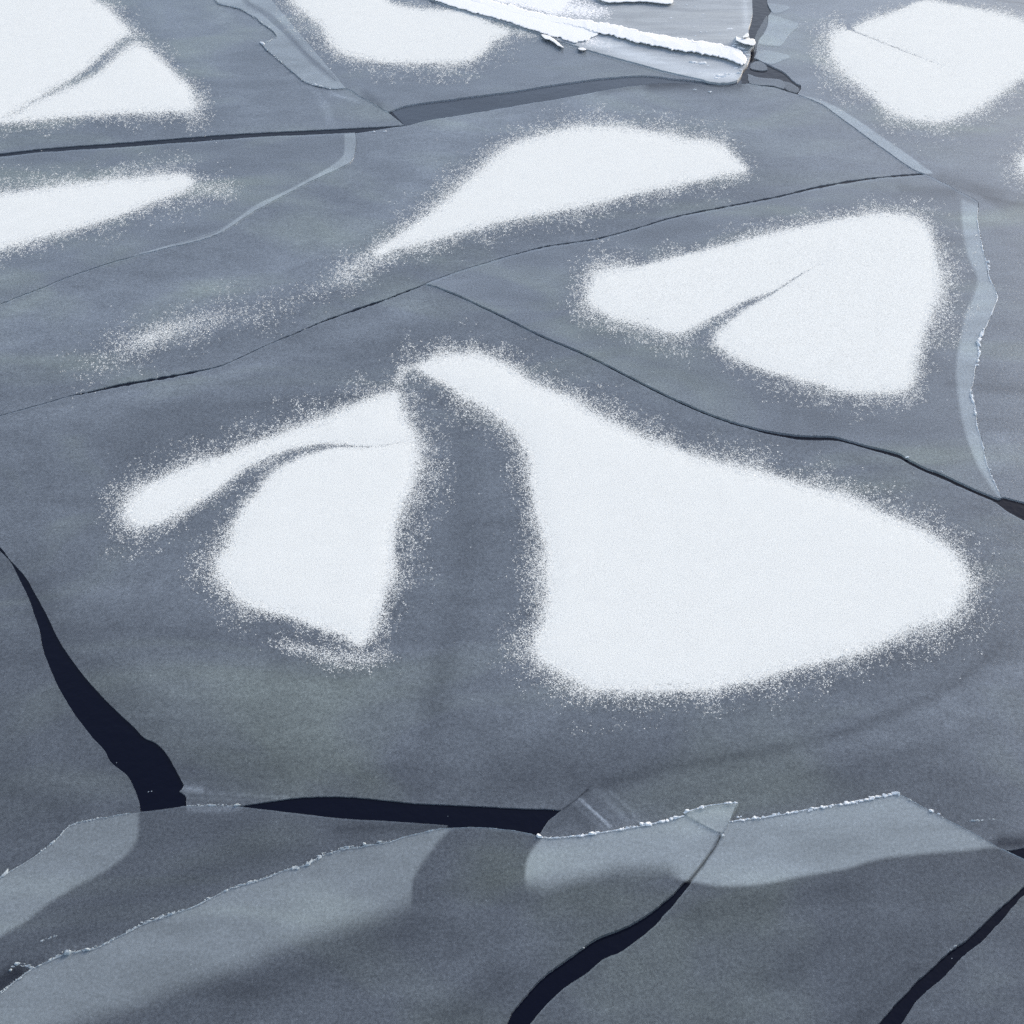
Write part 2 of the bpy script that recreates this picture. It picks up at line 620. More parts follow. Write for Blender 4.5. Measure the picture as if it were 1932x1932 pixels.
def rim(line, z, mat, parent, wd=1.2, h=0.6, gaps=0.15, name='frost_rim'):
    """the thin continuous lip of crushed frost along a broken edge"""
    c = spline(line, 1.8, 0.15)
    m = vnoise(c, 14, 77) * 0.7 + vnoise(c, 4, 78) * 0.6
    tg = np.gradient(c, axis=0); tg /= np.linalg.norm(tg, axis=1)[:, None] + 1e-9
    nm = np.stack([-tg[:, 1], tg[:, 0]], 1)
    s, _ = unit(c[:, 1])
    wv_ = wd * (0.25 + 1.2 * m * m) * (m > gaps)
    vs = []
    for off, hz in ((-.5, -0.002), (-.1, None), (.5, -0.002)):
        q = c + nm * (wv_ * off + (0.12 * rng.normal(0, 1, len(c)) if hz is None else 0))[:, None]
        x, y = G(q[:, 0], q[:, 1], z)
        zz = np.full(len(c), z + hz) if hz is not None else z + wv_ * s * h * rng.uniform(.5, 1.3, len(c))
        vs.append(np.stack([x, y, zz], 1))
    n = len(c)
    V = np.concatenate(vs)
    F = []
    for i in range(n - 1):
        if wv_[i] <= 0 or wv_[i + 1] <= 0: continue
        F.append([i, n + i, n + i + 1, i + 1]); F.append([n + i, 2 * n + i, 2 * n + i + 1, n + i + 1])
    o = mesh_obj(name, V, F, mat, parent)
    return o


def rubble(line, z, mat, parent, wd=2.5, gap=2.5, jit=1.2, skip=0.25, hscale=0.6, name='edge_rubble'):
    """the fine crushed ice along a rafted edge"""
    c = spline(line, gap)
    vs, fs = [], []
    m = vnoise(c, 45, int(abs(line[0][0])) + 3)
    for i, p in enumerate(c):
        if m[i] < skip or rng.uniform() < 0.12: continue
        s, sq = unit(p[1]); s = float(s)
        q = p + rng.normal(0, jit, 2) * (0.4 + m[i])
        x, y = G(q[0], q[1], z)
        r = wd * s * 0.5 * rng.lognormal(-.15, 0.6) * (0.5 + m[i])
        t0, t1 = c[max(0, i - 2)], c[min(len(c) - 1, i + 2)]
        gx, gy = G([t0[0], t1[0]], [t0[1], t1[1]], z)
        lump_mesh(vs, fs, (float(x), float(y), z - 0.003), (r * rng.uniform(.8, 2.2), r * rng.uniform(.5, 1.0)), r * hscale * rng.uniform(.4, 1.5), math.atan2(gy[1] - gy[0], gx[1] - gx[0]) + rng.normal(0, .35))
    o = mesh_obj(name, vs, fs, mat, parent)
    o['kind'] = 'stuff'
    return o


def slab(name, pts, z0, z1, mat, parent=None, rough=0.5, inset=3.0, step=6, bulge=0.0, attr=None, smooth=False):
    """a solid plate with a softened upper edge; the outline is its widest line"""
    A = spline(pts, step, rough, True)
    hf = z1 if callable(z1) else (lambda u: np.full(len(u), float(z1)))
    cen = A.mean(0)
    tg = np.roll(A, -1, 0) - np.roll(A, 1, 0)
    nm = np.stack([tg[:, 1], -tg[:, 0]], 1); nm /= np.linalg.norm(nm, axis=1)[:, None] + 1e-9
    ar = 0.5 * np.sum(A[:, 0] * np.roll(A[:, 1], -1) - np.roll(A[:, 0], -1) * A[:, 1])
    if ar > 0: nm = -nm
    # nm now points inward
    top = hf(A[:, 0])
    rings = [(A + nm * inset * 0.25, 0.0), (A, 0.5), (A + nm * inset * 0.35, 0.88), (A + nm * inset, 1.0)]
    verts, faces = [], []
    n = len(A)
    for R, fz in rings:
        zz = z0 + (top - z0) * fz - (0.004 if fz == 0 else 0)
        zz = zz + (rng.normal(0, 0.03, n) * (top - z0) if fz > 0 else 0)
        x, y = G(R[:, 0], R[:, 1], zz)
        for i in range(n): verts.append((x[i], y[i], zz[i]))
    for k in range(3):
        for i in range(n):
            a, b = k * n + i, k * n + (i + 1) % n
            faces.append([a, b, b + n, a + n])
    inner = rings[-1][0]
    V, F = triangulate(inner, grid_inside(inner, 12, 4))
    if len(V):
        base = len(verts)
        d, _ = dist_poly(V, inner, True)
        zt = hf(V[:, 0])
        x, y = G(V[:, 0], V[:, 1], zt)
        hz = zt + bulge * (1 - np.exp(-d / 10.0)) + (vnoise(V, 18, 11) - .5) * bulge * .8 * (d > 1)
        for i in range(len(V)): verts.append((x[i], y[i], hz[i]))
        for f in F: faces.append([j + base for j in f])
    o = mesh_obj(name, verts, faces, mat, parent, None if attr is None else [attr] * len(verts), smooth)
    me = o.data
    import bmesh
    bm = bmesh.new(); bm.from_mesh(me)
    bmesh.ops.remove_doubles(bm, verts=bm.verts, dist=0.0008)
    bmesh.ops.recalc_face_normals(bm, faces=bm.faces)
    bm.to_mesh(me); bm.free()
    return o


# ================================================================== SETTING: water
wv = [(-900, -300, 0), (900, -300, 0), (900, 1500, 0), (-900, 1500, 0)]
water = mesh_obj('water', wv, [[0, 1, 2, 3]], M_WATER)
water['kind'] = 'structure'
bed = None

# ================================================================== LINES
EDGE_C1 = spline([(395, -250), (398, -60), (407, 0), (435, 11), (450, 15), (483, 34), (495, 45), (513, 57), (522, 70), (515, 75), (495, 82), (502, 92), (528, 115), (553, 136), (578, 155), (595, 160), (623, 166), (653, 167), (673, 179), (693, 189), (728, 209)], 5, 0.7)
L1_TOP = spline([(-350, 320), (0, 289.5), (82, 280), (240, 268), (375, 257), (483, 250), (633, 243), (762, 236)], 7, 0.3)
L1_BOT = spline([(-350, 327), (0, 296), (82, 287), (240, 277), (375, 267), (483, 259), (638, 252), (670, 250.5)], 7, 0.3)
L2_TOP = spline([(731, 211), (758, 201), (795, 194), (858, 186), (966, 172), (1041, 160), (1141, 147), (1221, 142), (1286, 150), (1341, 154), (1376, 155), (1391, 149)], 7, 0.3)
L2_BOT = spline([(670, 251.5), (698, 247), (764, 237.5), (808, 227), (883, 215), (966, 201), (1066, 184), (1141, 170), (1191, 163), (1241, 158), (1298, 158), (1341, 160), (1390, 160), (1413, 157), (1430, 161), (1460, 165), (1480, 171), (1504, 178)], 7, 0.4)
C2_LOW = spline([(1504, 178), (1549, 197), (1589, 225), (1649, 269), (1699, 305), (1726, 322), (1746, 329)], 6, 0.3)
C2_UP = spline([(1506, 176), (1561, 192), (1611, 220), (1649, 246), (1699, 280), (1736, 307), (1761, 327)], 6)
K3 = spline([(1746, 329), (1774, 342), (1819, 367), (1845, 382), (1844, 410), (1849, 445), (1857, 483), (1864, 505), (1864, 518), (1874, 540), (1881, 558), (1874, 583), (1859, 618), (1844, 650), (1849, 673), (1841, 688), (1835, 723), (1831, 743), (1840, 770), (1844, 803), (1854, 838), (1861, 878), (1874, 905), (1889, 939)], 5, 0.6)
K3_SOFT = [(1809, 366), (1809, 400), (1814, 450), (1821, 483), (1826, 497), (1839, 523), (1834, 553), (1816, 595), (1806, 645), (1799, 695), (1803, 745), (1811, 795), (1826, 845), (1846, 890), (1871, 928)]
BAND_R = spline([(670, 251), (672, 270), (668, 295), (655, 309), (618, 327), (570, 350), (520, 377), (483, 396), (462, 410), (405, 444), (317, 467), (250, 483), (175, 505), (112, 529), (50, 553), (0, 573), (-350, 712)], 5, 0.45)
BAND_L = [(648, 252), (649, 275), (647, 292), (633, 306), (590, 332), (533, 362), (483, 385), (450, 408), (405, 436), (317, 463), (250, 482)]
K1L_UP, K1L_LO = crack([(-350, 880, 1), (-190, 838, 1), (0, 784, 1.3), (62, 767, 1.3), (132, 747, 1.6), (175, 738, 3.2), (225, 727, 5), (300, 714, 6.5), (375, 700, 4), (425, 687, 1.8), (483, 660, 1.7), (558, 628, 2.2), (608, 607, 3), (683, 580, 5), (733, 563, 3.6), (790, 541, 3.2), (804, 535, 1.6)])
K1R_UP, K1R_LO = crack([(804, 534, 1.2), (858, 514, .9), (966, 481, 1.7), (1031, 465, 2.6), (1128, 450, 2.6), (1206, 429, 2.2), (1266, 411, 3), (1341, 395, 2.8), (1449, 375, 3.2), (1549, 352, 4.2), (1649, 336, 3.6), (1746, 328, 3)])
K2_UP = spline([(804, 535), (828, 541.5), (883, 564), (966, 604), (1023, 632), (1103, 666), (1191, 710.5), (1266, 748), (1341, 780.5), (1391, 797), (1449, 812), (1511, 821), (1574, 823), (1604, 831), (1649, 843), (1694, 854), (1719, 868), (1749, 883), (1774, 892), (1811, 909), (1849, 926), (1884, 940), (1889, 939)], 6, 0.35)
K2_LO = spline([(804, 538), (828, 545), (883, 568.5), (966, 608.5), (1023, 637), (1103, 671), (1191, 716), (1266, 754), (1341, 786), (1391, 803), (1449, 819), (1511, 830), (1574, 832), (1611, 840), (1674, 858), (1699, 866), (1724, 880), (1761, 897), (1799, 913), (1836, 930), (1874, 946), (1899, 964), (1932, 982)], 6, 0.35)
M1_L = spline([(-190, 843), (-60, 976), (0, 1040), (20, 1061), (37, 1093), (54, 1128), (65, 1161), (75, 1191), (82, 1228), (96, 1265), (110, 1296), (135, 1338), (170, 1386), (197, 1416), (207, 1436), (222, 1449), (240, 1464), (252, 1486), (262, 1511), (265, 1532)], 6, 0.35)
M1_R = spline([(-190, 838), (-55, 970), (0, 1032), (15, 1051), (50, 1091), (67, 1121), (87, 1158), (105, 1196), (127, 1233), (155, 1271), (190, 1311), (225, 1346), (257, 1376), (272, 1391), (297, 1403), (315, 1423), (330, 1449), (347, 1481)], 6, 0.35)
J_NOTCH = spline([(347, 1481), (343, 1490), (338, 1494), (349, 1499), (351, 1504), (352, 1521)], 4, 0.6)
N_TOP = spline([(-350, 1860), (0, 1655), (60, 1619), (105, 1586), (137, 1555), (207, 1541), (265, 1532), (352, 1521), (400, 1520.5), (447, 1521)], 6, 0.5)
M2_LO = spline([(447, 1521), (483, 1525), (558, 1534), (658, 1545), (758, 1551), (845, 1557)], 6, 0.3)
M2_UP = spline([(447, 1521), (483, 1516), (525, 1509), (583, 1503), (658, 1503), (733, 1510), (808, 1516), (966, 1524), (1060, 1528)], 6, 0.4)
M2_R = spline([(1060, 1528), (1051, 1536), (1033, 1551), (1017, 1577)], 5, 0.4)
O_TOP_L = spline([(-350, 2090), (0, 1875), (25, 1854), (45, 1839), (67, 1824), (100, 1810), (125, 1800), (175, 1791), (212, 1773), (250, 1755), (280, 1740), (325, 1724), (362, 1711), (395, 1696), (437, 1676), (483, 1663), (533, 1644), (583, 1630), (603, 1616), (658, 1601), (695, 1596), (733, 1588), (783, 1574), (833, 1563)], 5, 0.8)
O_TOP_M = spline([(833, 1563), (908, 1561), (966, 1567), (1017, 1577)], 6, 0.5)
O_TOP_R = spline([(1017, 1577), (1041, 1581), (1103, 1575), (1178, 1564), (1228, 1555), (1291, 1539)], 5, 0.6)
Q_POLY = [(1291, 1535), (1303, 1529), (1341, 1519), (1392, 1514), (1376, 1547), (1361, 1570)]
P_TOP = spline([(1376, 1550), (1449, 1541), (1511, 1529), (1599, 1515), (1649, 1505), (1694, 1498)], 5, 0.6)
P_RIGHT = spline([(1694, 1498), (1700, 1500), (1756, 1531), (1824, 1566), (1886, 1599), (1932, 1622), (1968, 1642)], 6, 0.4)
M3_L = spline([(1361, 1572), (1351, 1595), (1336, 1611), (1316, 1636), (1288, 1666), (1266, 1689), (1228, 1719), (1211, 1731), (1173, 1751), (1128, 1769), (1091, 1794), (1053, 1821), (1021, 1846), (991, 1879), (966, 1909), (955, 1932), (905, 2020), (850, 2650)], 6, 0.6)
M3_R = spline([(1363, 1572), (1353, 1596), (1340, 1614), (1326, 1639), (1301, 1669), (1278, 1699), (1253, 1726), (1241, 1741), (1203, 1774), (1171, 1796), (1136, 1811), (1101, 1839), (1066, 1864), (1036, 1891), (1001, 1932), (960, 2000), (925, 2650)], 6, 0.6)
M4_L = spline([(1968, 1642), (1932, 1671), (1899, 1701), (1861, 1736), (1829, 1769), (1799, 1789), (1769, 1816), (1736, 1846), (1699, 1884), (1658, 1932), (1600, 2010), (1450, 2650)], 6, 0.9)
M4_R = spline([(1990, 1650), (1932, 1689), (1911, 1711), (1894, 1731), (1854, 1774), (1811, 1811), (1774, 1849), (1736, 1881), (1719, 1904), (1699, 1932), (1640, 2010), (1520, 2650)], 6, 0.9)
J_SOFT = [(1018, 1578), (998, 1604), (988, 1629), (986, 1661), (989, 1688), (1028, 1694), (1078, 1681), (1128, 1669), (1166, 1658), (1216, 1658), (1253, 1659), (1288, 1666), (1316, 1671), (1366, 1678), (1449, 1672), (1511, 1659), (1561, 1651), (1604, 1643), (1661, 1626), (1749, 1616), (1824, 1610), (1894, 1606), (1960, 1640)]
N_SOFT_B = [(-350, 2250), (60, 1990), (225, 1932), (275, 1916), (350, 1886), (425, 1859), (483, 1839), (533, 1812), (596, 1791), (658, 1769), (721, 1749), (783, 1729)]
N_SOFT_R = [(783, 1729), (782, 1686), (785, 1661), (798, 1636), (818, 1609), (838, 1584), (858, 1564)]
R_SOFT = [(266, 1533), (267, 1556), (264, 1586), (252, 1606), (232, 1626), (200, 1649), (150, 1675), (100, 1706), (50, 1744), (0, 1774), (-350, 1990)]
C_LOW = spline([(700, -60), (815, 0), (873, 20), (966, 46), (1021, 65), (1061, 77), (1113, 95), (1188, 115), (1250, 132), (1316, 147), (1345, 155), (1376, 155), (1391, 150), (1398, 142)], 6, 0.4)
F_LEFT = spline([(1447, -250), (1447, 0), (1449, 10), (1456, 22), (1450, 30), (1448, 49), (1440, 66), (1430, 80), (1426, 102), (1423, 109)], 5, 0.4)
F_LOW = spline([(1423, 109), (1440, 117), (1460, 126), (1480, 137), (1492, 148), (1504, 158), (1511, 161), (1512, 167), (1506, 176)], 5, 0.35)

# ================================================================== FLOES
zA, zB, zF, zG2, zG1, zH, zJ, zR, zN, zO, zP, zS = .020, .034, .032, .020, .034, .040, .020, .020, .034, .048, .048, .030
zC = 0.055
GAP = np.array([0.7, -0.5])

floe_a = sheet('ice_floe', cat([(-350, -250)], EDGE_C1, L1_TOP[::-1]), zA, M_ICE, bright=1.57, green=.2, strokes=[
    ([(612, 196), (622, 226)], 9, .35), ([(628, 178), (650, 184), (670, 190)], 4, .45), ([(590, 172), (600, 178)], 6, .3),
    ([(402, 42), (428, 32)], 7, .18), ([(190, -40), (290, 80), (390, 200), (250, 240), (-60, 260)], 34, -.06), ([(300, 20), (390, 130), (480, 210)], 40, .05)])
tag(floe_a, 'grey ice floe in the upper left corner, above a long thin lead', 'ice floe')

cb = cat(EDGE_C1 + GAP, L2_TOP, [(1396, 140), (1300, 134), (1188, 108), (1061, 68), (966, 38), (873, 10), (800, -15), (640, -250)])
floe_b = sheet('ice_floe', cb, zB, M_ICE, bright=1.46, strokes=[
    ([(690, 178), (715, 200)], 10, -.22), ([(676, 165), (730, 178), (795, 190)], 8, .12), ([(700, 150), (900, 160), (1100, 120)], 26, .04)])
tag(floe_b, 'grey ice floe at the top, between the pale bent strip and the snowy ridge', 'ice floe')
tong = cat(EDGE_C1[18:] if False else spline([(462, -60), (462, 0), (488, 18), (518, 37), (558, 82), (595, 120), (633, 150), (653, 167)], 6)[::-1],
           spline([(653, 167), (623, 166), (595, 160), (578, 155), (553, 136), (528, 115), (502, 92), (495, 82), (515, 75), (522, 70), (513, 57), (495, 45), (483, 34), (450, 15), (435, 11), (407, 0), (398, -60)], 6))
sheet('rafted_edge', tong, zB - .009, M_TONGUE, floe_a, opac=.85, bright=.56, thick=0, pitch=14, fades=[([(462, -60), (462, 0), (488, 18), (518, 37), (558, 82), (595, 120), (633, 150)], 9, 0.0)])

floe_c = sheet('ridge_floe', cat(C_LOW, [(1402, 130), (1410, 122), (1416, 105), (1416, 92), (1423, 86), (1413, 69), (1412, 54), (1417, 40), (1420, 25), (1419, 0), (1421, -250), (500, -250)]), zC, M_PALE,
               opac=.96, bright=1.0, thick=.07, strokes=[
    ([(1120, 78), (1200, 105), (1300, 132), (1385, 140)], 12, .32), ([(1190, 88), (1290, 106), (1400, 130)], 6, -.05),
    ([(1180, 40), (1260, 55), (1370, 78)], 8, -.12), ([(1160, 20), (1260, 25), (1390, 35)], 22, -.07), ([(1405, 0), (1408, 50)], 6, .25)])
tag(floe_c, 'thick pale frosted ice floe carrying the bright snow ridge at the top', 'ice floe')

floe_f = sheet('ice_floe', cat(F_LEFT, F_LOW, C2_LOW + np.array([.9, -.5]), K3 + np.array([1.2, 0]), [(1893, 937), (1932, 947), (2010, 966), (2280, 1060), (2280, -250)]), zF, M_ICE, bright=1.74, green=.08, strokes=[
    ([(1775, 336), (1830, 350), (1890, 378), (1960, 395)], 12, -.17), ([(1845, 730), (1880, 733), (1940, 736)], 11, -.16),
    ([(1860, 375), (1900, 395)], 6, -.16), ([(1774, 341), (1830, 360), (1890, 380), (1950, 388)], 3.5, -.2), ([(1840, 352), (1900, 362), (1950, 372)], 7, -.14), ([(1520, 30), (1560, 20), (1700, -10)], 16, .08), ([(1860, 860), (1900, 840)], 30, .08),
    ([(1560, 40), (1550, 100), (1640, 200), (1760, 250), (1880, 210), (1960, 160)], 34, -.05), ([(1880, 1), (1932, 6)], 1.6, -.35)])
tag(floe_f, 'large grey ice floe filling the right edge and upper right corner', 'ice floe')

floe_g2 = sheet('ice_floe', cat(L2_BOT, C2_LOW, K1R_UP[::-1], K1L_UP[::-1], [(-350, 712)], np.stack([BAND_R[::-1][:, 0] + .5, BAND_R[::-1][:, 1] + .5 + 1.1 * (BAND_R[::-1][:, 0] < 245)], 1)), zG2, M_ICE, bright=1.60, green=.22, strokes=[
    ([(-60, 645), (150, 590), (420, 530), (620, 470), (760, 380), (860, 270), (1000, 225), (1150, 205)], 42, .10),
    ([(700, 490), (800, 420), (900, 320), (1000, 255), (1140, 225), (1300, 255), (1400, 290), (1420, 330), (1300, 355), (1100, 400), (900, 440), (750, 485)], 38, -.06), ([(700, 280), (790, 260), (900, 225)], 22, .07), ([(560, 480), (740, 350)], 10, -.05),
    ([(1100, 215), (1250, 220), (1400, 250), (1550, 290), (1660, 320)], 30, .07), ([(0, 720), (200, 690), (420, 640), (640, 560), (900, 470), (1200, 400), (1500, 340)], 22, -.05)],
    fades=[([(1230, 158), (1298, 156), (1341, 158), (1395, 159)], 26, 0.3), ([(1130, 172), (1190, 163), (1241, 158), (1300, 157)], 14, 0.6)])
tag(floe_g2, 'long grey floe across the upper middle below the slate-blue open lead', 'ice floe')
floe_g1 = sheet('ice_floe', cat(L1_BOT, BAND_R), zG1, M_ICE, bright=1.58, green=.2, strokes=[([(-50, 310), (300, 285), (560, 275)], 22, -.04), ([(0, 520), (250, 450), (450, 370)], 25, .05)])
tag(floe_g1, 'grey floe at the left edge below the thin lead, ending in a pale strip', 'ice floe')
sheet('rafted_edge', cat(spline(BAND_L, 6), BAND_R[:np.argmin(np.abs(BAND_R[:, 0] - 250))][::-1]), zG1 - .008, M_TONGUE, floe_g2, opac=.9, bright=.52, thick=0, pitch=10, fades=[([(648, 252), (649, 275), (647, 292), (633, 306), (590, 332), (533, 362), (483, 385), (405, 438), (330, 460)], 3, .2)])
sheet('rafted_edge', cat(C2_LOW + np.array([1.5, -.8]), C2_UP[::-1]), zF - .008, M_TONGUE, floe_g2, opac=.85, bright=.62, thick=0, pitch=10, fades=[([tuple(p) for p in C2_UP[::3]], 3.5, .1)])

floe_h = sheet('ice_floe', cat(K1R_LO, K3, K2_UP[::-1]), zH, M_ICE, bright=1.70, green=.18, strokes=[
    ([(1700, 356), (1750, 362), (1800, 364)], 10, -.2), ([(1740, 348), (1800, 362)], 5, -.05), ([(1090, 470), (1000, 540), (1150, 640), (1350, 730), (1600, 790), (1780, 850)], 26, -.05),
    ([(1100, 550), (1160, 500), (1300, 470), (1500, 425), (1670, 390), (1760, 420), (1785, 520), (1750, 640), (1730, 735), (1620, 755), (1480, 720), (1350, 660), (1250, 630), (1130, 600), (1100, 550)], 36, -.06), ([(1790, 722), (1840, 730)], 7, -.18), ([(830, 528), (960, 550), (1060, 500)], 24, .06)])
tag(floe_h, 'grey floe right of centre with a crumbled white right edge', 'ice floe')
sheet('rafted_edge', cat(spline(K3_SOFT, 6), K3[(K3[:, 1] > 372)][::-1] - np.array([1.0, 0])), zH - .008, M_TONGUE, floe_f, opac=.9, bright=.58, thick=0, pitch=12, fades=[(K3_SOFT, 9, 0.0), ([(1800, 366), (1850, 384)], 10, 0.0)])


def j_green(V):
    u, v = V[:, 0], V[:, 1]
    g = np.exp(-(((u - 430) / 420) ** 2 + ((v - 1380) / 190) ** 2)) + 0.7 * np.exp(-(((u - 1250) / 330) ** 2 + ((v - 1460) / 70) ** 2))
    return 0.75 * g - 0.2


J_EDGE = cat(K1L_LO[K1L_LO[:, 0] > -195], K2_LO, [(2280, 1130), (2280, 1400), (1990, 1585), (1932, 1599), (1906, 1604)], P_RIGHT[P_RIGHT[:, 0] < 1893][::-1] + np.array([-1, 2.0]), P_TOP[::-1] + np.array([0, 2.0]),
             [(1384, 1532), (1391, 1516), (1341, 1521), (1303, 1531), (1292, 1538)], O_TOP_R[::-1][1:] + np.array([0, 1.5]), M2_R[::-1], M2_UP[::-1], rev(N_TOP[N_TOP[:, 0] > 352.5]) + np.array([0, .6]), J_NOTCH[::-1], M1_R[::-1])
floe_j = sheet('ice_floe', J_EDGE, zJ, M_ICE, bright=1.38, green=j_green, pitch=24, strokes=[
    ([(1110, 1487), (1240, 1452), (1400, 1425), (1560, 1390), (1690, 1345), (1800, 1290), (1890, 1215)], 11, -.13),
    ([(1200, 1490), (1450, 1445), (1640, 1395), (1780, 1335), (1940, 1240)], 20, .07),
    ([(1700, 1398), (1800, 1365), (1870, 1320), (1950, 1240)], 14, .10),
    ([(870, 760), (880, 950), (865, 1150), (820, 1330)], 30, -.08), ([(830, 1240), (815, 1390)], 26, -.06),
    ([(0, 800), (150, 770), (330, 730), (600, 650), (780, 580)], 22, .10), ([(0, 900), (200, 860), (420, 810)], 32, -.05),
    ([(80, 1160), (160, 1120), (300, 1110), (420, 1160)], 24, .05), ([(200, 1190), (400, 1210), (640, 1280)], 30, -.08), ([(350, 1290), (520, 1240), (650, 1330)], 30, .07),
    ([(620, 1400), (900, 1430), (1000, 1370)], 35, .06), ([(60, 1120), (150, 1290), (330, 1440), (700, 1480), (1050, 1480), (1400, 1470), (1800, 1500)], 95, -.16),  # widest stroke: light fall-off towards the near edge, painted into the ice
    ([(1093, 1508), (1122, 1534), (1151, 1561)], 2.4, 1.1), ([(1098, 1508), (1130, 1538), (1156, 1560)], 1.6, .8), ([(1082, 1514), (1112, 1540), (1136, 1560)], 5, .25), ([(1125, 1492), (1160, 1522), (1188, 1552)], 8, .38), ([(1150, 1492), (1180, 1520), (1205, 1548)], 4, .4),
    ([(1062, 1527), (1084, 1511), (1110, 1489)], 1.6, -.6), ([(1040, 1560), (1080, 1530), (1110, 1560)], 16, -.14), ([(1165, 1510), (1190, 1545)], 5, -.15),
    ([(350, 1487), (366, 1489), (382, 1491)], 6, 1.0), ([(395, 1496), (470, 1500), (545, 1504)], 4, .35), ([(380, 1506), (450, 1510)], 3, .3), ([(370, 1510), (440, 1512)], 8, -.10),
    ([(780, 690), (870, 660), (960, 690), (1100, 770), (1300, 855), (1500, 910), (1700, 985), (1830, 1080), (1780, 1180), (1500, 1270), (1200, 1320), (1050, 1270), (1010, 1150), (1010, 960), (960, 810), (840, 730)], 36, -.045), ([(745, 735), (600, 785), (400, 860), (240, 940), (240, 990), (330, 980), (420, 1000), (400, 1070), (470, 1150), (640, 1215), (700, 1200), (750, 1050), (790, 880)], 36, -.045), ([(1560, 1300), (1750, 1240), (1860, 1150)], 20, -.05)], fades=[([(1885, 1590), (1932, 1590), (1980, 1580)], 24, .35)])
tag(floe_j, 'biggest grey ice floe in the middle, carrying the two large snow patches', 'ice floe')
jt = cat(spline(J_SOFT, 6), P_RIGHT[::-1] + np.array([-1, 1.5]), P_TOP[::-1] + np.array([0, 1.5]), [(1384, 1530), (1390, 1516), (1341, 1521), (1303, 1531), (1292, 1537)], O_TOP_R[::-1][1:] + np.array([0, 1.0]))
sheet('rafted_edge', jt, zO - .012, M_TONGUE, floe_j, opac=.92, bright=.62, thick=0, pitch=16,
      fades=[(J_SOFT[4:11], 44, 0.0), (J_SOFT[:5], 9, 0.0), (J_SOFT[10:], 11, 0.0), ([(1358, 1578), (1345, 1604), (1322, 1636), (1296, 1668)], 7, 0.18)])

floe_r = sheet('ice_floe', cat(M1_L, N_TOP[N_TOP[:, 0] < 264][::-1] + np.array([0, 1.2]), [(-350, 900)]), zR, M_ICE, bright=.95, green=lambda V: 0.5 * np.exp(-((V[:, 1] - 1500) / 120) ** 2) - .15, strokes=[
    ([(-40, 1120), (30, 1170)], 40, .10), ([(60, 1300), (90, 1420), (200, 1500)], 30, .05), ([(0, 1480), (120, 1540)], 24, -.06)])
tag(floe_r, 'grey ice floe at the left edge, left of the dark curving lead', 'ice floe')
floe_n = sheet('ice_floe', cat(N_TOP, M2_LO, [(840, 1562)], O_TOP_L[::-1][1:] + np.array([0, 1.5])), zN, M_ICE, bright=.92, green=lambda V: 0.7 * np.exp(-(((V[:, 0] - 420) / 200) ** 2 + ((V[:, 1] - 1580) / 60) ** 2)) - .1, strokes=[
    ([(355, 1526), (400, 1528), (450, 1525)], 6, .7), ([(640, 1565), (760, 1560), (838, 1560)], 10, -.18), ([(150, 1730), (300, 1680), (500, 1610)], 26, -.08)],
    fades=[([(-200, 1960), (0, 1858), (30, 1838)], 42, .3), ([(30, 1836), (80, 1812)], 22, .75)])
tag(floe_n, 'narrow wedge of grey ice at lower left between two pale bands', 'ice floe')
rt = cat(N_TOP[N_TOP[:, 0] < 264] + np.array([0, 1.0]), spline(R_SOFT, 6))
sheet('rafted_edge', rt, zN - .008, M_TONGUE, floe_r, opac=.92, bright=.43, thick=0, pitch=16, fades=[(R_SOFT, 11, 0.0)])
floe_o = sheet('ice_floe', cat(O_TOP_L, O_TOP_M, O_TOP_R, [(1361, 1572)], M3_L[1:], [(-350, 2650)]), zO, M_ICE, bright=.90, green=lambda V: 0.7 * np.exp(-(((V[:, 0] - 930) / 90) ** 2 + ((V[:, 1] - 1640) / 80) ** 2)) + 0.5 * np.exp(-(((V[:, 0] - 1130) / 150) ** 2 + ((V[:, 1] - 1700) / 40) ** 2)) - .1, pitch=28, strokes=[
    ([(430, 1880), (620, 1815), (780, 1755)], 34, -.12), ([(500, 1940), (800, 1870), (1000, 1780)], 30, .10), ([(850, 1920), (940, 1850)], 36, -.10), ([(880, 1700), (1000, 1740)], 26, .05)])
tag(floe_o, 'grey ice floe along the bottom left with a long crumbled upper edge', 'ice floe')
ntg = cat(O_TOP_L + np.array([0, 1.0]), [(858, 1564)], spline(N_SOFT_R, 6)[::-1], spline(N_SOFT_B, 6)[::-1])
sheet('rafted_edge', ntg, zO - .012, M_TONGUE, floe_n, opac=.92, bright=.43, thick=0, pitch=18, fades=[(N_SOFT_B, 50, 0.0), (N_SOFT_R, 11, 0.0)])
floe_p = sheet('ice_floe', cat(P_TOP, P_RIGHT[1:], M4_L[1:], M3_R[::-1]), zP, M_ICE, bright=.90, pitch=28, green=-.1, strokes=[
    ([(1300, 1720), (1450, 1700), (1600, 1670)], 24, -.10), ([(1100, 1880), (1250, 1860), (1500, 1900)], 50, .06), ([(1500, 1760), (1700, 1720)], 40, .06), ([(1440, 1850), (1560, 1780)], 34, -.08), ([(1620, 1925), (1720, 1835)], 14, -.10)])
tag(floe_p, 'grey ice floe at bottom right with a peaked, crumb-lined upper edge', 'ice floe')
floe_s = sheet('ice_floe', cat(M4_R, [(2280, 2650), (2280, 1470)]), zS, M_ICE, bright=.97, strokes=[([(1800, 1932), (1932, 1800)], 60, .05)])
tag(floe_s, 'grey ice floe in the bottom right corner beyond a narrow dark lead', 'ice floe')

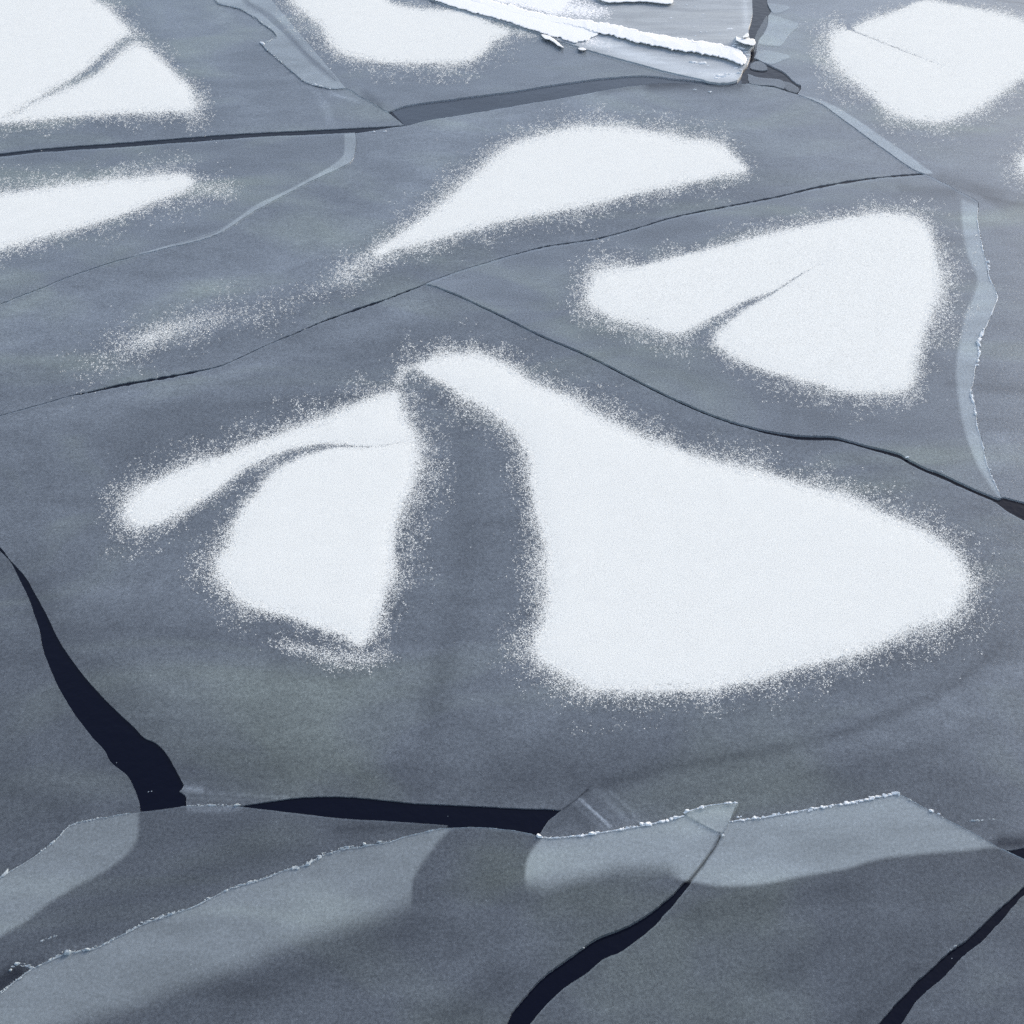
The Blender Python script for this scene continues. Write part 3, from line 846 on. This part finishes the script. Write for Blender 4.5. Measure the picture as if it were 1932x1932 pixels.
# ------------------------------------------------------------------ broken plates
q = sheet('ice_plate', cat(spline(Q_POLY + [Q_POLY[0]], 6, .3)[:-1]), zO + .012, M_ICE, bright=.98, pitch=12)
tag(q, 'small triangular ice plate wedged between the two bottom floes', 'ice plate')
for poly, z, br, lab, mat, op in [
    ([(1448, 6), (1465, 8), (1490, 13), (1468, 24), (1456, 21)], zF - .01, .50, 'tiny pale plate under the ice, topmost beside the grey channel', M_TONGUE, .8),
    ([(1450, 29), (1460, 29), (1505, 44), (1506, 50), (1490, 63), (1480, 77), (1470, 86), (1431, 80), (1445, 59), (1448, 48)], zF - .01, .50, 'largest pale plate under the ice right of the grey channel', M_TONGUE, .8),
    ([(1439, 95), (1450, 95), (1490, 105), (1475, 114), (1455, 120), (1427, 109), (1431, 97)], zF - .01, .50, 'pale pointed plate under the ice just below the largest plate', M_TONGUE, .8),
    ([(1411, 139), (1419, 142), (1430, 146), (1475, 151), (1480, 167), (1460, 162), (1415, 157)], .028, .80, 'long pale ice plate floating at the end of the slate-blue lead', M_ICE, .62),
    ([(1479, 153), (1493, 157), (1508, 168), (1503, 175), (1483, 168)], .026, .78, 'small grey ice plate in the tip of the wedge of open water', M_ICE, .45),
    ([(1417, 120), (1430, 115), (1445, 122), (1448, 131), (1438, 133), (1423, 131), (1415, 127)], .026, .85, 'ragged scrap of thin ice floating right of the snow ridge end', M_ICE, .5),
]:
    pl = sheet('ice_plate', cat(spline(poly + [poly[0]], 4, .25)[:-1]), z, mat, bright=br, opac=op, pitch=8, thick=.02)
    tag(pl, lab, 'ice plate')
# skim of new ice in the channel
sk = sheet('thin_ice_or_sheen', cat(spline([(1438, 44), (1447, 30), (1449, 48), (1440, 68), (1430, 82), (1424, 100), (1421, 90), (1426, 66), (1438, 44)], 5, .3)[:-1]), .012, M_ICE, opac=.22, pitch=8, thick=.01)
tag(sk, 'skim of thin new ice in the grey channel beside the ridge floe', 'ice')

sheen = sheet('thin_ice_or_sheen', cat(L2_TOP[L2_TOP[:, 0] > 731.5] + np.array([0, .4]), [(1398, 150), (1400, 158)], L2_BOT[(L2_BOT[:, 0] > 764) & (L2_BOT[:, 0] < 1395)][::-1] - np.array([0, .4])), .008, M_SHEEN, opac=.115, bright=1.25, pitch=20, thick=.006)  # film added over the water to lift its dim sky reflection
tag(sheen, 'smooth slate-blue film added as sky sheen on the broad upper lead', 'ice')
# ------------------------------------------------------------------ snow ridge and chunks on the thick floe
bar = slab('snow_ridge', [(760, -70), (860, -70), (920, -3), (966, 10), (1041, 29), (1079, 35), (1124, 40), (1173, 49), (1206, 57), (1248, 66), (1304, 74), (1370, 86), (1390, 92), (1401, 97), (1409, 110), (1406, 120), (1396, 121), (1360, 109), (1323, 101), (1285, 95), (1229, 84), (1191, 77), (1163, 69), (1135, 63), (1092, 52), (1041, 43), (966, 24), (900, 6), (830, -22)],
           zC, lambda u: zC + .036 + .036 * ((u - 1040) / 170).clip(0, 1) ** 1.2, M_DRIFT, None, 1.25, 2.0, 3, 0.016)
ledge = slab('snow_cover', [(730, -50), (830, -40), (905, -2), (966, 14), (1041, 36), (1092, 46), (1124, 60), (1128, 66), (1112, 70), (1104, 76), (1085, 80), (1061, 74), (1021, 62), (966, 43), (873, 17), (815, -3)],
              zC, zC + .034, M_DRIFT, None, 1.2, 2.0, 3, 0.004)
tag(ledge, 'sheet of white snow covering the left of the ledge below the ridge', 'snow')
tag(bar, 'long bright white snow ridge with a rounded end, running down from the top', 'snow ridge')
bar2 = slab('snow_ridge', [(1080, -60), (1120, -10), (1146, 4), (1191, 3), (1230, 4), (1251, 7), (1268, 7), (1272, 2), (1262, -8), (1240, -60)], zC, zC + .07, M_DRIFT, None, 0.6, 1.6, 5, 0.01)
tag(bar2, 'short white snow ridge cut off by the top edge of the picture', 'snow ridge')
ck = slab('ice_chunk', [(1389, 76), (1390, 68), (1395, 71), (1413, 73), (1423, 74), (1425, 79), (1423, 86), (1412, 85), (1403, 83)], zC, zC + .16, M_DRIFT, None, .4, 1.4, 3, 0.01)
tag(ck, 'flat white ice block lying at the right end of the ridge floe', 'ice chunk')
ck2 = slab('ice_chunk', [(1401, 71), (1405, 65), (1411, 62), (1413, 65), (1411, 70)], zC + .02, zC + .2, M_DRIFT, None, .3, .8, 2, 0.0)
tag(ck2, 'small white shard standing behind the flat ice block', 'ice chunk')
ck3 = slab('ice_chunk', [(1090, 91), (1096, 89.5), (1103, 91), (1106, 94), (1100, 95.5), (1092, 93.5)], zB, zB + .06, M_DRIFT, None, .2, .8, 2, 0.0)
tag(ck3, 'small isolated white chunk on grey ice below the snow ridge', 'ice chunk')
ck4 = slab('ice_chunk', [(1021, 65), (1030, 66), (1041, 71), (1050, 77), (1059, 86), (1063, 90), (1055, 88), (1047, 81), (1038, 75), (1028, 73)], zB + .005, zB + .07, M_DRIFT, None, .5, .9, 3, 0.0)
tag(ck4, 'narrow tilted white ice sliver jutting from the snow ridge onto grey ice', 'ice chunk')
for u, v, a, b in [(1309, 117, 15, 6), (1324, 119, 22, 7), (1336, 124, 10, 4), (1360, 143, 22, 7), (1372, 139, 12, 5), (1352, 147, 12, 4), (1395, 138, 8, 8), (1398, 132, 6, 6), (1388, 128, 10, 4), (1398, 101, 6, 4), (1406, 98, 8, 4), (1396, 90, 12, 4), (1384, 86, 10, 4), (1410, 112, 6, 6), (1412, 104, 7, 8), (1401, 92, 9, 4), (1388, 82, 7, 3)]:
    crumb(u, v, a, b, zC, M_CRUMB if v > 95 else M_DRIFT, floe_c, 'ice_crumb')
for u, v, a in [(1266, 34, 6), (1296, 9, 5), (1313, 12, 5), (1327, 27, 7), (1309, 51, 5), (1323, 60, 6), (1333, 60, 4), (1377, 54, 12), (1312, 67, 5), (1250, 30, 4), (1358, 63, 4), (1279, 113, 4), (1273, 105, 4)]:
    crumb(u, v, a, 2, zC, M_CRUMB, floe_c, 'snow_clump')

# ------------------------------------------------------------------ crushed ice on rafted edges
X4 = lambda x, y: (1041.5 + x * .1875, 1494.3 + y * .1875)
for x, y, a, b in [(310, 436, 50, 22), (345, 428, 22, 14), (420, 416, 40, 22), (455, 405, 45, 30), (690, 376, 62, 36), (660, 378, 22, 16), (760, 356, 42, 28), (800, 348, 26, 16), (825, 346, 34, 18), (905, 320, 58, 48), (965, 320, 66, 40), (935, 325, 30, 30), (1040, 316, 24, 16), (1088, 296, 44, 36), (1120, 295, 46, 24), (1160, 288, 46, 22), (1200, 268, 46, 30), (1245, 252, 74, 42), (1275, 250, 36, 28), (1318, 240, 26, 16)]:
    crumb(*X4(x, y), a * .1875, b * .1875, zO, M_CRUMB, floe_o)
for x, y, a, b in [(1360, 190, 60, 46), (1335, 205, 36, 20), (1400, 186, 34, 16), (1465, 165, 26, 12), (1510, 150, 52, 28), (1540, 144, 30, 16), (1600, 132, 26, 12), (1755, 108, 46, 24), (1795, 108, 40, 18), (1850, 106, 44, 22), (1720, 436, 30, 26)]:
    crumb(*X4(x, y), a * .1875, b * .1875, zO + .012, M_CRUMB, q)
X33 = lambda x, y: (1449 + x / 4, 1449 + y / 4)
for x, y, a, b in [(50, 350, 34, 22), (82, 345, 34, 22), (145, 339, 34, 20), (215, 331, 40, 16), (320, 314, 42, 16), (365, 305, 36, 14), (412, 297, 50, 26), (440, 292, 26, 18), (485, 284, 36, 14), (548, 273, 34, 14), (600, 266, 44, 14), (650, 258, 44, 16), (700, 248, 40, 16), (745, 238, 44, 20), (785, 226, 52, 28), (830, 216, 44, 20), (880, 208, 46, 20), (925, 200, 36, 18), (965, 192, 56, 30), (1236, 322, 40, 22), (1290, 345, 26, 12)]:
    crumb(*X33(x, y), a / 4, b / 4, zP, M_CRUMB, floe_p)
for x, y, a, b in [(-100, 375, 40, 20), (-30, 370, 30, 14), (-230, 370, 22, 9), (-205, 366, 18, 8)]:
    crumb(*X33(x, y), a / 4, b / 4, zP, M_CRUMB, floe_p)
rubble([tuple(p) for p in O_TOP_R[::4]], zO, M_CRUMB, floe_o, 2.6, 2.6, .5, .22)
rubble([tuple(p) for p in P_TOP[::4]], zP, M_CRUMB, floe_p, 2.6, 2.6, .5, .2)
rubble([tuple(p) for p in O_TOP_L[::4] + np.array([0, -1.5]) if p[0] > -60], zO, M_CRUMB_DIM, floe_o, 2.6, 1.7, 1.6, .3, name='edge_rubble')
rubble([tuple(p) for p in O_TOP_L[::4] if p[0] > -60], zO, M_CRUMB_DIM, floe_o, 1.6, 1.5, .25, .05)
rubble([tuple(p) for p in N_TOP[::4] if p[0] > -60 and p[0] < 262], zN, M_CRUMB_DIM, floe_n, 1.8, 1.8, .9, .25)
rubble([(352, 1520), (400, 1519.5), (447, 1520)], zN, M_CRUMB_DIM, floe_n, 2.2, 1.8, 1.0, .2)
rubble([(385, 1492), (430, 1497), (470, 1502), (540, 1506)], zJ, M_CRUMB_DIM, floe_j, 2.0, 2.2, 1.6, .45)
rubble([tuple(p) for p in P_RIGHT[::5]], zP, M_CRUMB_DIM, floe_p, 1.2, 2.0, .2, .3)
rubble([tuple(p) for p in K3[::4] if 385 < p[1]], zH, M_CRUMB, floe_h, 1.5, 1.6, .3, .12)
rubble([(1856, 622), (1846, 646), (1848, 668), (1845, 680)], zH, M_CRUMB, floe_h, 4.0, 1.6, .8, 0)
rubble([(1832, 735), (1836, 758), (1840, 780)], zH, M_CRUMB, floe_h, 2.8, 1.8, .5, 0)
rubble([(1859, 488), (1865, 500), (1866, 508)], zH, M_CRUMB, floe_h, 3.6, 1.6, .6, 0)
for u, v, a, b in [(1864, 494, 8, 12), (1846, 651, 5, 8), (1848, 667, 6, 9), (1843, 688, 8, 4), (1833, 740, 4, 8), (1842, 782, 4, 7), (1844, 800, 4, 6), (1868, 886, 5, 8), (1712, 862, 8, 6), (1777, 889, 4, 6)]:
    crumb(u, v, a, b * .6, zH, M_CRUMB, floe_h)
rubble([tuple(p) for p in EDGE_C1[::4] if -20 < p[1] < 166], zB, M_CRUMB_DIM, floe_b, 2.0, 2.0, .4, .2)
rubble([(495, 82), (502, 92), (528, 115), (553, 136), (578, 155), (623, 166)], zB, M_CRUMB, floe_b, 2.0, 3.2, .6, .35)
rubble([(660, 172), (693, 189), (715, 201)], zB, M_CRUMB, floe_b, 1.7, 3.0, .6, .3)
for u, v, a in [(705, 248, 6), (726, 247.5, 7), (1311, 169, 6), (1340, 173, 8)]:
    crumb(u, v, a, 3, zG2, M_CRUMB, floe_g2)
rubble([tuple(p) for p in M4_L[::5] if 1690 < p[1] < 1935], zP, M_CRUMB_DIM, floe_p, 1.8, 2.6, 1.2, .55)
rubble([(1808, 1550), (1850, 1547), (1880, 1546), (1905, 1553)], zJ, M_CRUMB_DIM, floe_j, 1.6, 2.2, .6, .3)
rubble([(20, 1826), (35, 1820), (60, 1822)], zN, M_CRUMB_DIM, floe_n, 3.5, 2.2, 2.0, .1)
rubble([(80, 1774), (95, 1768), (108, 1763)], zN, M_CRUMB_DIM, floe_n, 2.6, 2.4, 1.5, .1)

for ln, z_, m_, pr, wd_, gp in [
    ([p for p in K3[::3] if 384 < p[1]], zH, M_CRUMB, floe_h, 1.7, .12), ([p for p in O_TOP_L[::3] if p[0] > -70], zO, M_CRUMB_DIM, floe_o, 1.9, .1),
    (O_TOP_R[::3], zO, M_CRUMB, floe_o, 1.9, .15), (P_TOP[::3], zP, M_CRUMB, floe_p, 1.9, .15), (P_RIGHT[::3], zP, M_CRUMB_DIM, floe_p, 1.1, .25),
    ([p for p in N_TOP[::3] if -70 < p[0] < 262], zN, M_CRUMB_DIM, floe_n, 1.4, .25), ([p for p in EDGE_C1[::3] if -60 < p[1] < 168], zB, M_CRUMB_DIM, floe_b, 1.6, .2),
    (Q_POLY[:4], zO + .012, M_CRUMB, q, 1.5, .15), (O_TOP_M[::3], zO, M_CRUMB_DIM, floe_o, 1.0, .3)]:
    rim([tuple(p) for p in ln], z_, m_, pr, wd_, .5, gp)

# tiny bits of ice adrift in the dark leads
for u, v, a, lab in [(280, 1494, 2.4, 'left one of the tiny pair of ice bits in the curving left lead'), (286, 1493, 2.2, 'right one of the tiny pair of ice bits in the curving left lead'),
                     (144, 1398, 1.8, 'tiny ice bit against the left bank of the curving left lead'), (220, 1439, 1.8, 'tiny ice bit where the curving left lead is widest'),
                     (845, 1540, 1.6, 'tiny ice bit in the long dark lead below the big floe'), (1101, 1788, 4.5, 'small pale ice scrap in the dark lead between the bottom floes'),
                     (1796, 1808, 2.0, 'tiny ice bit in the narrow lead at bottom right')]:
    bit = crumb(u, v, a, 1.2, .001, M_CRUMB, None, 'ice_bit')
    tag(bit, lab, 'ice bit', 'ice bits adrift in the dark leads')

# ================================================================== SNOW PATCHES
snow_patch('large snow patch in the upper left corner, with a dark diagonal streak', [
    [(-90, -90), (150, -90), (177, 0), (200, 17), (220, 37), (240, 60), (225, 70), (200, 90), (162, 125), (125, 150), (87, 171), (50, 194), (15, 216), (-90, 250)],
    [(-90, 243), (25, 218), (75, 192), (125, 171), (175, 147), (212, 119), (237, 97), (257, 85), (277, 95), (300, 115), (330, 142), (357, 172), (362, 200, 20), (345, 206), (225, 210), (100, 220), (0, 229)]],
    zA, 11, [(225, 78, 14, .5), (255, 62, 14, .5), (272, 68, 9, .3)], seed=11)
snow_patch('snow patch at the top edge, with fine dark cracks, beside the snow ridge', [
    [(470, -90), (540, -40), (555, 0), (583, 27), (608, 47), (623, 72), (645, 95), (683, 107), (733, 115), (808, 115), (878, 112), (908, 97), (928, 75), (958, 62), (933, 50, 7), (895, 30, 7), (858, 22, 7), (783, 17, 7), (733, 5, 7), (690, -40, 7), (640, -90, 7)]],
    zB, 13, [(930, 60, 10, .4), (985, 60, 12, .6), (1020, 72, 6, .2)], seed=23, clip=cb)
for pts_ in []: pass
snow_patch('rounded snow patch in the upper right with a faint thin line', [
    [(1584, 57, 14), (1596, 57.5, 2.5), (1612, 61, 1.5), (1660, 79.8, 2), (1720, 103, 1.2), (1780, 126, .6), (1723, 101.8, 1.2), (1663, 77.6, 2), (1615, 58.5, 1.5), (1612, 54, 6), (1649, 37, 9), (1699, 20, 6), (1731, 5, 5), (1761, 3, 5), (1794, 10, 5), (1836, 17, 5), (1886, 27, 8), (1932, 41, 10), (2060, 75), (2060, 100), (1985, 120), (1932, 142), (1886, 172), (1849, 197), (1811, 215), (1774, 226), (1724, 222), (1686, 207), (1649, 180), (1624, 157, 17), (1599, 135, 18), (1579, 112, 20), (1569, 85, 20), (1576, 65, 20)]],
    zF, 14, [(1545, 70, 12, .3), (1540, 100, 14, .4), (1570, 140, 12, .3)], seed=31)
snow_patch('long leaf-shaped snow patch in the upper middle, tapering to the left', [
    [(966, 279), (1041, 255), (1078, 246), (1141, 242), (1191, 246), (1241, 255), (1291, 265), (1341, 271), (1366, 280), (1378, 295), (1396, 310), (1404, 320), (1366, 327), (1291, 342), (1216, 357), (1141, 375), (1066, 391), (966, 410), (883, 430), (808, 450), (733, 470), (712, 478), (758, 445, 17), (808, 410, 18), (858, 370, 17), (908, 327, 16)]],
    zG2, 13, [(755, 462, 16, .55), (705, 485, 20, .5), (655, 515, 22, .25)], seed=41)
snow_patch('tapering snow strip at the left edge below the thin lead', [
    [(-90, 390), (0, 371), (75, 361), (150, 350), (225, 342), (300, 336), (345, 332), (360, 342, 18), (345, 355, 18), (287, 377), (225, 402), (162, 422), (100, 437), (25, 457), (-90, 488)]],
    zG1, 12.5, [(345, 345, 16, .5), (390, 353, 18, .45), (440, 362, 16, .2)], seed=53)
snow_patch('faint thin streak of scattered snow left of centre', [], zG2, 12,
[(150, 706, 30, .03), (205, 676, 36, .14), (250, 650, 29, .40), (285, 636, 23, .60), (325, 622, 23, .50), (370, 610, 26, .31), (430, 597, 28, .18), (500, 588, 26, .09), (570, 562, 20, .08), (630, 532, 20, .16), (675, 505, 20, .32)], seed=61)
snow_patch('angular snow patch right of centre with a dark notch in its lower side', [
    [(1121, 538, 20), (1128, 523, 20), (1166, 513, 14), (1216, 504, 11), (1291, 485, 11), (1366, 467, 11), (1449, 446, 11), (1524, 430, 11), (1599, 415, 11), (1649, 407, 11), (1674, 405, 11), (1711, 412), (1744, 430), (1756, 462, 20), (1761, 483, 22), (1764, 508, 24), (1766, 533, 24), (1756, 570, 24), (1741, 608, 24), (1729, 645, 24), (1719, 683, 22), (1714, 720, 18), (1699, 729), (1649, 735), (1599, 733), (1549, 720), (1499, 708), (1449, 694), (1391, 668), (1358, 648, 14), (1356, 634, 11), (1378, 613, 9), (1403, 591, 8), (1428, 575, 7), (1449, 564, 6), (1474, 546, 4), (1524, 512, 2), (1552, 497, 2), (1519, 511, 2), (1461, 546, 4), (1416, 560, 6), (1378, 578, 8), (1328, 603, 10), (1291, 620, 14), (1266, 623, 16), (1228, 610, 16), (1191, 600, 16), (1153, 593, 17), (1128, 578, 20), (1116, 558, 22)]],
    zH, 15, [(1115, 535, 18, .35), (1085, 545, 16, .25), (1100, 575, 16, .25)], seed=71)
snow_patch('edge of a snow patch cut off by the right picture edge', [
    [(1930, 302), (1950, 292), (2010, 300), (2010, 325), (1955, 330), (1932, 316)]], zF, 15, seed=83)
snow_patch('wing-shaped snow patch left of centre, split by a curved dark streak', [
    [(745, 745), (748, 755), (753, 783, 20), (770, 813, 22), (777, 834, 22), (764, 831, 3), (733, 838, 2.5), (695, 841, 3), (658, 837, 4), (608, 834, 6), (570, 839, 8), (533, 848, 9), (483, 867, 10), (437, 896, 12), (400, 925, 13), (350, 953, 14), (325, 966, 15), (300, 979), (262, 985, 22), (243, 968, 22), (255, 945, 20), (282, 920), (325, 900), (375, 880), (425, 865), (483, 843), (533, 823), (583, 805), (633, 788), (670, 768), (708, 755), (733, 748)],
    [(777, 838, 22), (778, 870, 24), (770, 908, 24), (755, 945, 24), (748, 966, 24), (738, 998, 24), (735, 1041, 24), (733, 1071, 24), (723, 1106, 24), (713, 1141, 22), (698, 1178, 22), (688, 1201), (673, 1207), (658, 1196, 14), (608, 1181, 13), (558, 1163, 13), (483, 1139), (457, 1126, 22), (437, 1103, 25), (420, 1073, 25), (420, 1053, 24), (440, 1031, 20), (450, 991, 16), (462, 966, 14), (483, 940, 12), (508, 908, 11), (533, 886, 9), (570, 866, 8), (608, 854, 6), (633, 847, 4), (695, 845, 2.5), (733, 841, 2.5), (765, 833, 3)]],
    zJ, 17, [(505, 1212, 10, .12), (560, 1222, 12, .38), (620, 1236, 15, .42), (690, 1246, 18, .42), (735, 1230, 16, .2)], seed=91)
snow_patch('largest snow patch, a broad tear shape right of centre', [
    [(795, 693), (820, 683), (858, 675), (908, 675), (945, 690), (966, 703), (1003, 728), (1066, 755), (1116, 785), (1166, 810), (1216, 833), (1266, 848), (1316, 868), (1366, 883), (1416, 893), (1449, 902), (1524, 925), (1599, 945), (1644, 966), (1669, 976), (1711, 993), (1761, 1021), (1799, 1053, 22), (1811, 1081, 24), (1819, 1096, 24), (1806, 1126, 26), (1779, 1158, 24), (1724, 1176, 20), (1674, 1201), (1624, 1221), (1549, 1243), (1499, 1253), (1449, 1268), (1391, 1283), (1316, 1296), (1216, 1298), (1153, 1296), (1121, 1294, 24), (1091, 1276, 25), (1066, 1263, 26), (1028, 1243, 26), (1016, 1216, 26), (1033, 1178, 24), (1041, 1128, 24), (1038, 1078, 24), (1038, 1028, 23), (1026, 991, 22), (1018, 966, 20), (1016, 953), (1008, 908), (1003, 858), (993, 833), (978, 810), (966, 800), (953, 788), (920, 765), (883, 743), (845, 723, 12), (815, 708, 10)]],
    zJ, 18, [(752, 718, 9, .45), (764, 697, 12, .6), (790, 690, 12, .7), (815, 682, 10, .4)], seed=101)
snow_patch('loose snow thinning out on the pale ledge below the ridge', [], zC, 6, [(1085, 70, 10, .9), (1105, 74, 9, .8), (1125, 79, 8, .55), (1152, 91, 6, .3)], seed=113, mat=M_DRIFT, size=1.25)
snow_patch('flecked white snow behind the ridge at the top edge', [
    [(880, -70), (930, -2), (966, 6), (1041, 24), (1062, 22), (1070, 6), (1110, -20), (1120, -70)]],
    zC, 6, [(1030, 12, 16, 1.0), (1075, 17, 17, .97), (1115, 21, 16, .9), (1142, 21, 10, .6)], seed=127, mat=M_DRIFT, size=1.5)

print('snow triangles', MSNOW_TRIS[0], 'all', sum(len(o.data.polygons) for o in bpy.data.objects if o.type == 'MESH'))
